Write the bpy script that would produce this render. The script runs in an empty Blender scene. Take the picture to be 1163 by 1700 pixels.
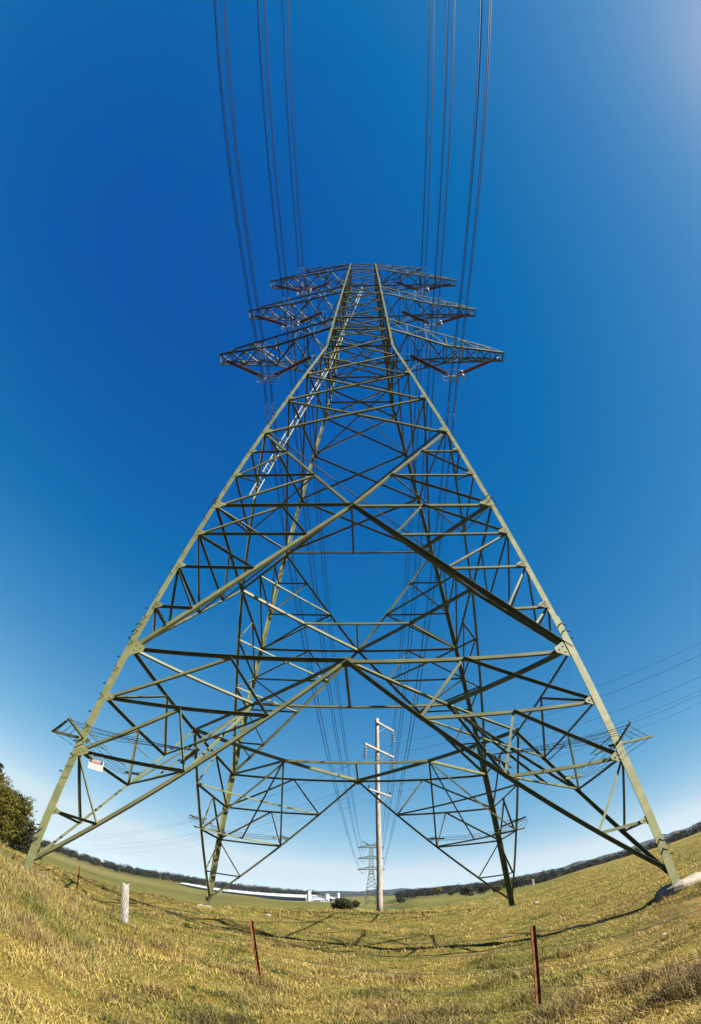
import bpy, math, random
import numpy as np
from mathutils import Vector, Matrix, noise

random.seed(7)
RNG = np.random.default_rng(11)
SC = bpy.context.scene
COL = SC.collection
rad = math.radians

# ------------------------------------------------------------------ camera (15 mm full-frame fisheye, portrait, cropped)
cam = bpy.data.cameras.new('camera')
cam_ob = bpy.data.objects.new('camera', cam)
COL.objects.link(cam_ob)
SC.camera = cam_ob
CAM = Vector((0.7474, -19.5336, 0.8388))
cam.type = 'PANO'
cam.panorama_type = 'FISHEYE_EQUISOLID'
cam.sensor_fit = 'HORIZONTAL'
cam.sensor_width = 36.0
cam.sensor_height = 36.0 * 1024 / 701
cam.fisheye_lens = 816.94 * 36 / 1163
cam.fisheye_fov = rad(240)
cam.shift_x = -37.34 / 1163
cam.shift_y = -5.5 / 1163
cam.clip_start = 0.05
cam.clip_end = 20000
def cam_matrix(pitch, yaw, roll):
    p, y, r = rad(pitch), rad(yaw), rad(roll)
    fw = Vector((math.sin(y) * math.cos(p), math.cos(y) * math.cos(p), math.sin(p)))
    rt = Vector((math.cos(y), -math.sin(y), 0))
    up = rt.cross(fw)
    r2 = rt * math.cos(r) + up * math.sin(r)
    u2 = -rt * math.sin(r) + up * math.cos(r)
    m = Matrix((r2, u2, -fw)).transposed().to_4x4()
    m.translation = CAM
    return m
cam_ob.matrix_world = cam_matrix(47.385, 0.569, -0.824)

# ------------------------------------------------------------------ sky, sun, exposure
SUN_AZ, SUN_EL = 118.0, 40.0           # clockwise from +Y
world = bpy.data.worlds.new('World')
SC.world = world
world.use_nodes = True
nt = world.node_tree
nt.nodes.clear()
w_out = nt.nodes.new('ShaderNodeOutputWorld')
w_bg = nt.nodes.new('ShaderNodeBackground')
w_sky = nt.nodes.new('ShaderNodeTexSky')
w_sky.sky_type = 'NISHITA'
w_sky.sun_disc = False
w_sky.sun_elevation = rad(SUN_EL)
w_sky.sun_rotation = rad(SUN_AZ)
w_sky.altitude = 700
w_sky.air_density = 0.6
w_sky.dust_density = 0.2
w_sky.ozone_density = 6.0
w_sep = nt.nodes.new('ShaderNodeSeparateColor')
w_com = nt.nodes.new('ShaderNodeCombineColor')
nt.links.new(w_sky.outputs[0], w_sep.inputs[0])
def w_math(op, a, b):
    m = nt.nodes.new('ShaderNodeMath'); m.operation = op
    nt.links.new(a, m.inputs[0]); m.inputs[1].default_value = b
    return m.outputs[0]
for i, (g, a, b, lo, hi) in enumerate([(1.4, .2206, -.055, .001, 2.36), (.6, .4127, -.196, .02, 2.92), (.4, .4518, -.118, .05, 3.2)]):
    c = w_math('POWER', w_sep.outputs[i], g)
    c = w_math('MULTIPLY', c, a * 3.79)
    c = w_math('ADD', c, b * 3.79)
    c = w_math('MAXIMUM', c, lo)
    c = w_math('MINIMUM', c, hi)
    nt.links.new(c, w_com.inputs[i])
w_bg.inputs['Strength'].default_value = 0.05
nt.links.new(w_com.outputs[0], w_bg.inputs['Color'])
nt.links.new(w_bg.outputs[0], w_out.inputs['Surface'])

sun = bpy.data.lights.new('sun', 'SUN')
sun.energy = 5.0
sun.angle = rad(0.53)
sun.color = (1.0, 0.93, 0.80)
sun_ob = bpy.data.objects.new('sun', sun)
COL.objects.link(sun_ob)
sdir = Vector((math.sin(rad(SUN_AZ)) * math.cos(rad(SUN_EL)), math.cos(rad(SUN_AZ)) * math.cos(rad(SUN_EL)), math.sin(rad(SUN_EL))))
sun_ob.rotation_euler = sdir.to_track_quat('Z', 'Y').to_euler()
sun_ob.location = (60, -30, 90)

vs = SC.view_settings
SC.display_settings.display_device = 'sRGB'
vs.view_transform = 'Standard'
vs.look = 'None'
vs.gamma = 1.0
vs.use_curve_mapping = False
vs.exposure = 2.4

# ------------------------------------------------------------------ helpers
GAUGE = [1.0]
class MB:
    def __init__(s):
        s.v, s.f = [], []
    def add(s, vs_, fs_):
        o = len(s.v)
        s.v += [tuple(p) for p in vs_]
        s.f += [tuple(i + o for i in f) for f in fs_]
    def box(s, c, ax, ay, az):
        c, ax, ay, az = Vector(c), Vector(ax), Vector(ay), Vector(az)
        vs_ = [c + ax * i + ay * j + az * k for i in (-1, 1) for j in (-1, 1) for k in (-1, 1)]
        s.add(vs_, [(0, 1, 3, 2), (4, 6, 7, 5), (0, 4, 5, 1), (2, 3, 7, 6), (0, 2, 6, 4), (1, 5, 7, 3)])
    def bar(s, p, q, w, h, up=(0, 0, 1)):
        p, q = Vector(p), Vector(q)
        d = (q - p)
        l = d.length
        d = d / l
        u = Vector(up)
        a = d.cross(u)
        if a.length < 1e-3:
            a = d.cross(Vector((1, 0, 0)))
        a.normalize()
        b = a.cross(d)
        s.box((p + q) / 2, d * l / 2, a * w / 2, b * h / 2)
    def angle(s, p, q, w, n, heel=1, out=-1, t=None, lift=0.0):
        """steel angle: one leg in the plane facing n, the other along n; heel = upper(+1)/lower(-1) edge"""
        p, q, n = Vector(p), Vector(q), Vector(n).normalized()
        w = w * GAUGE[0]
        t = t or max(0.008, w * 0.09)
        d = q - p
        l = d.length
        d = d / l
        n = (n - d * n.dot(d)).normalized()
        e = n.cross(d).normalized()
        if abs(e.z) > 0.02:
            if e.z < 0: e = -e
        e = e * heel
        c = (p + q) / 2 + n * lift
        s.box(c, d * l / 2, e * w / 2, n * t / 2)
        s.box(c + e * (w / 2 - t / 2) + n * out * (w / 2 + t * 0.5), d * l / 2, e * t / 2, n * w / 2)
    def tube(s, pts, r, seg=6, cap=True, closed=False):
        pts = [Vector(p) for p in pts]
        n = len(pts)
        rings = []
        prev = None
        for i, p in enumerate(pts):
            if closed:
                d = pts[(i + 1) % n] - pts[i - 1]
            else:
                d = pts[min(i + 1, n - 1)] - pts[max(i - 1, 0)]
            d.normalize()
            if prev is None:
                a = d.cross(Vector((0, 0, 1)))
                if a.length < 1e-2: a = d.cross(Vector((1, 0, 0)))
            else:
                a = prev - d * prev.dot(d)
            a.normalize()
            prev = a
            b = d.cross(a)
            rr = r[i] if isinstance(r, (list, tuple)) else r
            rings.append([p + (a * math.cos(2 * math.pi * k / seg) + b * math.sin(2 * math.pi * k / seg)) * rr for k in range(seg)])
        vs_ = [v for ring in rings for v in ring]
        fs_ = []
        m = n if closed else n - 1
        for i in range(m):
            j = (i + 1) % n
            for k in range(seg):
                k2 = (k + 1) % seg
                fs_.append((i * seg + k, i * seg + k2, j * seg + k2, j * seg + k))
        if cap and not closed:
            fs_.append(tuple(range(seg - 1, -1, -1)))
            fs_.append(tuple((n - 1) * seg + k for k in range(seg)))
        s.add(vs_, fs_)
    def mesh(s, name, mat, smooth=False):
        me = bpy.data.meshes.new(name)
        me.from_pydata(s.v, [], s.f)
        me.materials.append(mat)
        if smooth:
            me.polygons.foreach_set('use_smooth', [True] * len(me.polygons))
        me.update()
        return me
    def obj(s, name, mat, parent=None, smooth=False):
        return link(name, s.mesh(name, mat, smooth), parent)

def link(name, me, parent=None, loc=None):
    o = bpy.data.objects.new(name, me)
    COL.objects.link(o)
    if parent: o.parent = parent
    if loc: o.location = loc
    return o
def empty(name, label, cat, group=None, loc=(0, 0, 0)):
    o = bpy.data.objects.new(name, None)
    o.empty_display_size = 0.3
    COL.objects.link(o)
    o.location = loc
    return tag(o, label, cat, group)
def tag(o, label, cat, group=None):
    o['label'] = label
    o['category'] = cat
    if group: o['group'] = group
    return o
def kids(o):
    return [c for c in bpy.data.objects if c.parent == o]
def copy_tree(o, parent=None, skip=()):
    c = o.copy()
    COL.objects.link(c)
    c.parent = parent
    for ch in kids(o):
        if ch.name.split('.')[0] in skip: continue
        copy_tree(ch, c, skip)
    return c

# ------------------------------------------------------------------ materials
def new_mat(name):
    m = bpy.data.materials.new(name)
    m.use_nodes = True
    n = m.node_tree
    b = n.nodes['Principled BSDF']
    return m, n, b
def K(c): return tuple(x * .52 for x in c)
def noisy(name, c1, c2, scale=3.0, rough=0.6, metal=0.0, detail=4.0, lo=0.35, hi=0.65, spec=0.5, bump=0.0, stretch=None):
    m, n, b = new_mat(name)
    tc = n.nodes.new('ShaderNodeNewGeometry')
    nz = n.nodes.new('ShaderNodeTexNoise')
    nz.inputs['Scale'].default_value = scale
    nz.inputs['Detail'].default_value = detail
    if stretch:
        mp = n.nodes.new('ShaderNodeMapping')
        mp.inputs['Scale'].default_value = stretch
        n.links.new(tc.outputs['Position'], mp.inputs['Vector'])
        n.links.new(mp.outputs[0], nz.inputs['Vector'])
    else:
        n.links.new(tc.outputs['Position'], nz.inputs['Vector'])
    rp = n.nodes.new('ShaderNodeValToRGB')
    rp.color_ramp.elements[0].position = lo
    rp.color_ramp.elements[1].position = hi
    rp.color_ramp.elements[0].color = (*c1, 1)
    rp.color_ramp.elements[1].color = (*c2, 1)
    n.links.new(nz.outputs['Fac'], rp.inputs['Fac'])
    n.links.new(rp.outputs[0], b.inputs['Base Color'])
    b.inputs['Roughness'].default_value = rough
    b.inputs['Metallic'].default_value = metal
    b.inputs['Specular IOR Level'].default_value = spec
    if bump:
        bp = n.nodes.new('ShaderNodeBump')
        bp.inputs['Strength'].default_value = bump
        bp.inputs['Distance'].default_value = 0.02
        n.links.new(nz.outputs['Fac'], bp.inputs['Height'])
        n.links.new(bp.outputs[0], b.inputs['Normal'])
    return m
def steel(name, c1, c2, streak):
    m = noisy(name, c1, c2, 1.1, 0.5, spec=0.15, detail=8, lo=.3, hi=.7)
    n = m.node_tree; b = n.nodes['Principled BSDF']
    src = b.inputs['Base Color'].links[0].from_socket
    oi = n.nodes.new('ShaderNodeObjectInfo')
    mr = n.nodes.new('ShaderNodeMapRange'); mr.inputs['To Min'].default_value = .78; mr.inputs['To Max'].default_value = 1.18
    n.links.new(oi.outputs['Random'], mr.inputs['Value'])
    vm = n.nodes.new('ShaderNodeVectorMath'); vm.operation = 'SCALE'
    n.links.new(src, vm.inputs[0]); n.links.new(mr.outputs[0], vm.inputs['Scale'])
    geo = n.nodes.new('ShaderNodeNewGeometry')
    nz = n.nodes.new('ShaderNodeTexNoise'); nz.inputs['Scale'].default_value = 4.2; nz.inputs['Detail'].default_value = 8
    n.links.new(geo.outputs['Position'], nz.inputs['Vector'])
    rp = n.nodes.new('ShaderNodeValToRGB'); rp.color_ramp.elements[0].position = .50; rp.color_ramp.elements[1].position = .66
    rp.color_ramp.elements[0].color = (0, 0, 0, 1); rp.color_ramp.elements[1].color = (.75, .75, .75, 1)
    n.links.new(nz.outputs['Fac'], rp.inputs['Fac'])
    mx = n.nodes.new('ShaderNodeMix'); mx.data_type = 'RGBA'
    n.links.new(rp.outputs[0], mx.inputs[0]); n.links.new(vm.outputs[0], mx.inputs[6]); mx.inputs[7].default_value = (*streak, 1)
    n.links.new(mx.outputs[2], b.inputs['Base Color'])
    return m
M = {}
M['steel'] = steel('olive_painted_steel', (0.040, 0.044, 0.021), (0.076, 0.081, 0.039), (.064, .060, .036))
M['leg_steel'] = steel('olive_painted_leg_steel', (0.058, 0.064, 0.028), (0.096, 0.102, 0.046), (.112, .106, .058))
M['dark_steel'] = noisy('dark_steel', (0.012, 0.014, 0.014), (0.026, 0.026, 0.022), 8, 0.7, spec=.1)
M['galv'] = noisy('galvanised_steel', K((0.22, 0.23, 0.24)), K((0.34, 0.35, 0.36)), 6, 0.4, 0.5)
M['wire'] = noisy('weathered_aluminium', K((0.008, 0.011, 0.020)), K((0.016, 0.021, 0.034)), 3, 0.7, 0.0, spec=.1)
M['insulator'] = noisy('brown_glazed_porcelain', K((0.060, 0.015, 0.012)), K((0.10, 0.024, 0.018)), 8, 0.2)
M['grey_ins'] = noisy('grey_porcelain', K((0.10, 0.10, 0.12)), K((0.45, 0.46, 0.50)), 18, 0.2)
M['concrete'] = noisy('concrete', K((0.19, 0.16, 0.12)), K((0.34, 0.30, 0.24)), 3.5, 0.9, bump=0.4)
M['pole_wood'] = noisy('weathered_pole_timber', K((0.15, 0.13, 0.115)), K((0.36, 0.325, 0.285)), 5, 0.85, stretch=(6, 6, 0.35), bump=0.3)
M['grey_wood'] = noisy('grey_split_timber', K((0.15, 0.135, 0.12)), K((0.36, 0.335, 0.30)), 9, 0.9, stretch=(6, 6, 0.5), bump=0.6)
M['rust'] = noisy('rusty_steel', (0.045, 0.016, 0.007), (0.105, 0.042, 0.016), 14, 0.9, lo=0.3, hi=0.7, spec=.1)
M['fence_wire'] = noisy('fence_wire', K((0.12, 0.09, 0.07)), K((0.22, 0.18, 0.15)), 9, 0.6, 0.4)
M['white'] = noisy('white_sheet_metal', K((0.55, 0.57, 0.60)), K((0.64, 0.66, 0.68)), 0.4, 0.5)
M['shed_wall'] = noisy('shed_curtain', K((0.16, 0.20, 0.30)), K((0.24, 0.28, 0.38)), 0.6, 0.6)
M['sign_white'] = noisy('sign_white', K((0.74, 0.73, 0.70)), K((0.82, 0.81, 0.79)), 12, 0.5)
M['sign_black'] = noisy('sign_black', K((0.012, 0.010, 0.015)), K((0.03, 0.02, 0.03)), 12, 0.5)
M['sign_red'] = noisy('sign_faded_red', K((0.60, 0.30, 0.27)), K((0.72, 0.48, 0.44)), 14, 0.5)
M['trunk'] = noisy('gum_bark', K((0.10, 0.075, 0.055)), K((0.20, 0.16, 0.12)), 4, 0.9, stretch=(3, 3, .6))
M['rock'] = noisy('pale_rock', K((0.22, 0.20, 0.16)), K((0.34, 0.31, 0.26)), 6, 0.9)

def attr_mat(name, rough=0.8, trans=0.0, spec=0.2, jitter=None):
    m, n, b = new_mat(name)
    a = n.nodes.new('ShaderNodeAttribute')
    a.attribute_name = 'tint'
    n.links.new(a.outputs['Color'], b.inputs['Base Color'])
    b.inputs['Roughness'].default_value = rough
    b.inputs['Specular IOR Level'].default_value = spec
    if trans:
        tr = n.nodes.new('ShaderNodeBsdfTranslucent')
        mx = n.nodes.new('ShaderNodeMixShader')
        mx.inputs[0].default_value = trans
        n.links.new(a.outputs['Color'], tr.inputs['Color'])
        n.links.new(b.outputs[0], mx.inputs[1])
        n.links.new(tr.outputs[0], mx.inputs[2])
        n.links.new(mx.outputs[0], n.nodes['Material Output'].inputs['Surface'])
    return m
M['blade'] = attr_mat('grass_blade', 0.7, 0.25)
M['leaf'] = attr_mat('leaf', 0.7, 0.22, 0.10)

def np_mesh(name, V, F4, F3, tint, mat):
    """V (n,3), F4 (m,4), F3 (k,3) numpy; tint (n,3) per vertex colour attribute"""
    me = bpy.data.meshes.new(name)
    V = np.asarray(V, np.float32)
    n4, n3 = len(F4), len(F3)
    me.vertices.add(len(V))
    me.vertices.foreach_set('co', V.ravel())
    li = np.concatenate([np.asarray(F4, np.int32).ravel(), np.asarray(F3, np.int32).ravel()]).astype(np.int32)
    me.loops.add(len(li))
    me.loops.foreach_set('vertex_index', li)
    me.polygons.add(n4 + n3)
    st = np.concatenate([np.arange(n4) * 4, n4 * 4 + np.arange(n3) * 3]).astype(np.int32)
    me.polygons.foreach_set('loop_start', st)
    me.update(calc_edges=True)
    if tint is not None:
        a = me.attributes.new('tint', 'FLOAT_COLOR', 'POINT')
        c = np.ones((len(V), 4), np.float32)
        c[:, :3] = tint
        a.data.foreach_set('color', c.ravel())
    me.materials.append(mat)
    return me

# ------------------------------------------------------------------ terrain
RR = np.array([0, 4, 7, 10, 13.5, 20, 30, 36, 45, 80, 150, 300, 520, 800, 1500, 6000], float)
TAB = {
 -180: [-.8, -.9, -1, -1.1, -1.2, -1.4, -1.8, -2, -2.5, -4, -6, -10, -12, -12, -8, -8],
 -70: [-.8, -.85, -.6, -.3, .0, -.2, -.5, -.7, -1.0, -3.0, -5.0, -6, -6.5, -6, -4, -4],
 -45: [-.8, -.85, -.62, -.28, .08, -.10, -.4, -.6, -.8, -3.0, -5.0, -6, -6.5, -6, -3, -3],
 -37: [-.8, -.87, -.75, -.50, -.10, -.35, -.45, -.7, -1.0, -3.0, -5.0, -6, -6.5, -6, -2, -2],
 -30: [-.8, -.88, -.90, -.85, -.75, -.85, -.40, -.7, -1.2, -3.0, -5.0, -6, -6.0, -4, 0, 0],
 -20: [-.8, -.90, -.95, -.90, -.85, -.70, -.35, -.6, -1.0, -2.8, -4.5, -4, -.7, 4, 10, 10],
 -12: [-.8, -.90, -.96, -.93, -.90, -.60, .00, -.1, -.4, -1.8, -2.0, -.6, 2.5, 6, 14, 14],
 -5: [-.8, -.90, -.97, -.95, -.90, -.55, .10, .25, .0, -1.2, -1.2, 1.4, 1.0, 7, 18, 18],
 0: [-.8, -.90, -.97, -.96, -.88, -.50, .05, .20, -.3, -2.0, -3.5, -4.5, -5.0, 8, 24, 24],
 5: [-.8, -.90, -.97, -.95, -.85, -.45, .10, .25, .0, -1.2, -1.5, 2.0, 4.0, 9, 24, 24],
 10: [-.8, -.90, -.97, -.95, -.85, -.42, .10, .25, .35, .3, -.4, 1.6, 4.5, 9, 24, 24],
 15: [-.8, -.90, -.97, -.92, -.80, -.40, -.05, .15, .45, 1.2, 1.0, 0.0, 3.0, 8, 24, 24],
 25: [-.8, -.88, -.94, -.85, -.65, -.35, .05, .35, .8, 2.2, 2.9, 1.0, 3.0, 8, 24, 24],
 36: [-.8, -.85, -.85, -.62, -.27, -.12, .25, .45, .7, 1.9, 2.2, 1.0, 3.0, 8, 22, 22],
 70: [-.8, -.85, -.80, -.60, -.40, -.10, .30, .5, .7, 1.6, 2.0, 1.0, 2.0, 5, 10, 10],
 180: [-.8, -.9, -1, -1.1, -1.2, -1.4, -1.8, -2, -2.5, -4, -6, -10, -12, -12, -8, -8]}
AZK = np.array(sorted(TAB), float)
ZT = np.array([TAB[int(k)] for k in AZK], float)
LR = np.log(RR + 3)
def sm(a): return a * a * (3 - 2 * a)
def ground_base(az, r):
    az = np.asarray(az, float); r = np.asarray(r, float)
    i = np.clip(np.searchsorted(AZK, az) - 1, 0, len(AZK) - 2)
    a = sm(np.clip((az - AZK[i]) / (AZK[i + 1] - AZK[i]), 0, 1))
    lr = np.log(r + 3)
    j = np.clip(np.searchsorted(LR, lr) - 1, 0, len(LR) - 2)
    b = np.clip((lr - LR[j]) / (LR[j + 1] - LR[j]), 0, 1)
    return (ZT[i, j] * (1 - a) + ZT[i + 1, j] * a) * (1 - b) + (ZT[i, j + 1] * (1 - a) + ZT[i + 1, j + 1] * a) * b
def bump_np(x, y):
    s = np.zeros_like(x)
    for k, (fx, fy, ph, am) in enumerate([(1.7, .9, .3, .03), (-1.1, 2.1, 1.1, .03), (3.9, 2.7, 2.2, .018), (2.8, -4.3, .7, .018), (6.7, 5.1, 1.9, .010), (-5.3, 7.9, 3.0, .010), (.33, .47, .5, .05), (-.52, .21, 2.0, .05)]):
        s = s + am * np.sin(fx * x + ph + 1.3 * np.sin(.37 * fy * y + ph)) * np.cos(fy * y + 2 * ph + 1.1 * np.sin(.41 * fx * x))
    return s
def gz_np(x, y):
    dx, dy = np.asarray(x, float) - CAM.x, np.asarray(y, float) - CAM.y
    r = np.hypot(dx, dy)
    az = np.degrees(np.arctan2(dx, dy))
    return ground_base(az, r) + bump_np(np.asarray(x, float), np.asarray(y, float)) * np.clip(r / 4, 0, 1) * np.clip(1.6 - r / 120, .3, 1)
def gz(x, y): return float(gz_np(np.array([x]), np.array([y]))[0])
def polar(az, r):
    return CAM.x + r * math.sin(rad(az)), CAM.y + r * math.cos(rad(az))

def build_ground():
    azs = np.concatenate([np.arange(-180, -60, 6), np.arange(-60, 60, .6), np.arange(60, 180, 6)])
    rs = np.concatenate([[0.0], np.geomspace(.6, 60, 150), np.geomspace(63, 6000, 90)])
    A, R_ = np.meshgrid(azs, rs[1:], indexing='ij')
    X = CAM.x + R_ * np.sin(np.radians(A)); Y = CAM.y + R_ * np.cos(np.radians(A))
    Z = gz_np(X, Y)
    na, nr = A.shape
    V = np.concatenate([np.stack([X, Y, Z], -1).reshape(-1, 3), [[CAM.x, CAM.y, -.8]]])
    I = np.arange(na * nr).reshape(na, nr)
    I2 = np.roll(I, -1, 0)
    F4 = np.stack([I[:, :-1], I[:, 1:], I2[:, 1:], I2[:, :-1]], -1).reshape(-1, 4)
    F3 = np.stack([np.full(na, na * nr), I[:, 0], I2[:, 0]], -1)
    # pasture tint: dry ridge near, greener paddocks beyond, bare earth by the sheds
    RRr = np.hypot(X - CAM.x, Y - CAM.y)
    g = np.clip((RRr - 34) / 10, 0, 1) * np.where(A < 12, 1, np.clip((24 - A) / 12, 0, 1))
    straw = np.array([.125, .097, .024]); green = np.array([.080, .077, .016]); olive = np.array([.135, .115, .032])
    st = .5 + .5 * np.sin(RRr / 38 + A * .06 + 1.2 * np.sin(A * .11))
    far = green * (1 - .55 * st[..., None]) + olive * (.55 * st[..., None])
    yel = np.clip((RRr - 260) / 80, 0, 1) * np.clip((-22 - A) / 4, 0, 1) * np.clip((560 - RRr) / 60, 0, 1)
    far = far * (1 - .8 * yel[..., None]) + np.array([.13, .105, .045]) * .8 * yel[..., None]
    col = straw * (1 - g[..., None]) + far * g[..., None]
    bare = np.exp(-(((X + 33) / 22) ** 2 + ((Y - 235) / 8) ** 2))
    col = col * (1 - bare[..., None]) + np.array([.23, .18, .12]) * bare[..., None]
    soil = np.exp(-(((X - 6.6) / 1.5) ** 2 + ((Y + 10.6) / 1.1) ** 2)) * .9
    col = col * (1 - soil[..., None]) + np.array([.20, .115, .05]) * soil[..., None]
    col = col * .76
    tint = np.concatenate([col.reshape(-1, 3), [straw]])
    m, n, b = new_mat('pasture')
    at = n.nodes.new('ShaderNodeAttribute'); at.attribute_name = 'tint'
    geo = n.nodes.new('ShaderNodeNewGeometry')
    def nz(scale, detail=6, rough=.6):
        t = n.nodes.new('ShaderNodeTexNoise')
        t.inputs['Scale'].default_value = scale; t.inputs['Detail'].default_value = detail; t.inputs['Roughness'].default_value = rough
        n.links.new(geo.outputs['Position'], t.inputs['Vector'])
        return t
    def ramp(src, stops):
        r = n.nodes.new('ShaderNodeValToRGB')
        while len(r.color_ramp.elements) < len(stops): r.color_ramp.elements.new(.5)
        for e, (p, c) in zip(r.color_ramp.elements, stops): e.position = p; e.color = (*c, 1)
        n.links.new(src, r.inputs['Fac']); return r
    def mix(kind, fac, a, bb):
        x = n.nodes.new('ShaderNodeMix'); x.data_type = 'RGBA'; x.blend_type = kind
        x.inputs[0].default_value = fac
        n.links.new(a, x.inputs[6]); n.links.new(bb, x.inputs[7]); return x.outputs[2]
    n1, n2, n3 = nz(.55, 5), nz(3.2, 6), nz(22, 4, .7)
    r1 = ramp(n1.outputs['Fac'], [(.32, (.42, .62, .38)), (.50, (.92, .96, .85)), (.70, (1.15, 1.0, .95))])
    r2 = ramp(n2.outputs['Fac'], [(.28, (.45, .50, .40)), (.50, (.95, .95, .92)), (.72, (1.25, 1.18, 1.10))])
    r3 = ramp(n3.outputs['Fac'], [(.25, (.45, .45, .42)), (.55, (1, 1, 1)), (.8, (1.3, 1.25, 1.2))])
    c = mix('MULTIPLY', 1, at.outputs['Color'], r1.outputs[0])
    c = mix('MULTIPLY', .9, c, r2.outputs[0])
    c = mix('MULTIPLY', .8, c, r3.outputs[0])
    n.links.new(c, b.inputs['Base Color'])
    b.inputs['Roughness'].default_value = .95
    b.inputs['Specular IOR Level'].default_value = .1
    bp = n.nodes.new('ShaderNodeBump'); bp.inputs['Strength'].default_value = .8; bp.inputs['Distance'].default_value = .06
    n.links.new(n3.outputs['Fac'], bp.inputs['Height']); n.links.new(bp.outputs[0], b.inputs['Normal'])
    me = np_mesh('ground', V, F4, F3, tint, m)
    me.polygons.foreach_set('use_smooth', [True] * len(me.polygons))
    o = link('ground', me); o['kind'] = 'structure'
build_ground()

def build_hills():
    azs = np.arange(-75, 76, .25)
    keys = [(-75, -.2), (-40, -.4), (-30, -.5), (-22, .2), (-15, .75), (-10, 1.02), (-6, 1.25), (-2, 1.5), (2, 1.62), (8, 1.6), (15, 1.62), (20, 1.78), (28, 1.9), (33, 1.95), (38, 1.7), (75, 1.2)]
    el = np.interp(azs, [k[0] for k in keys], [k[1] for k in keys]) + .06 * np.sin(azs * .9) + .035 * np.sin(azs * 2.3 + 1) + .012 * np.sin(azs * 9)
    prof = [(1250, -.02), (1700, .25), (2200, .62), (2700, .9), (3100, 1.0), (3600, .8), (4500, .2)]
    V = []
    for i, a in enumerate(azs):
        top = CAM.z + 3100 * math.tan(rad(el[i]))
        for r, k in prof:
            x, y = polar(a, r)
            g0 = gz(x, y)
            V.append((x, y, g0 - 2 + (top - g0) * k + 3 * math.sin(a * 1.7 + r * .01) * k))
    n = len(prof)
    F = [(i * n + j, i * n + j + 1, (i + 1) * n + j + 1, (i + 1) * n + j) for i in range(len(azs) - 1) for j in range(n - 1)]
    m = noisy('haze_blue_forested_hills', (.007, .009, .014), (.013, .016, .021), .02, .95, detail=8, spec=.1)  # dark forest colour with the blue of distant haze painted into it
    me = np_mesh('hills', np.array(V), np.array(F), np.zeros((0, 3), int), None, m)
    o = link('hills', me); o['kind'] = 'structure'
build_hills()

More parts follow.
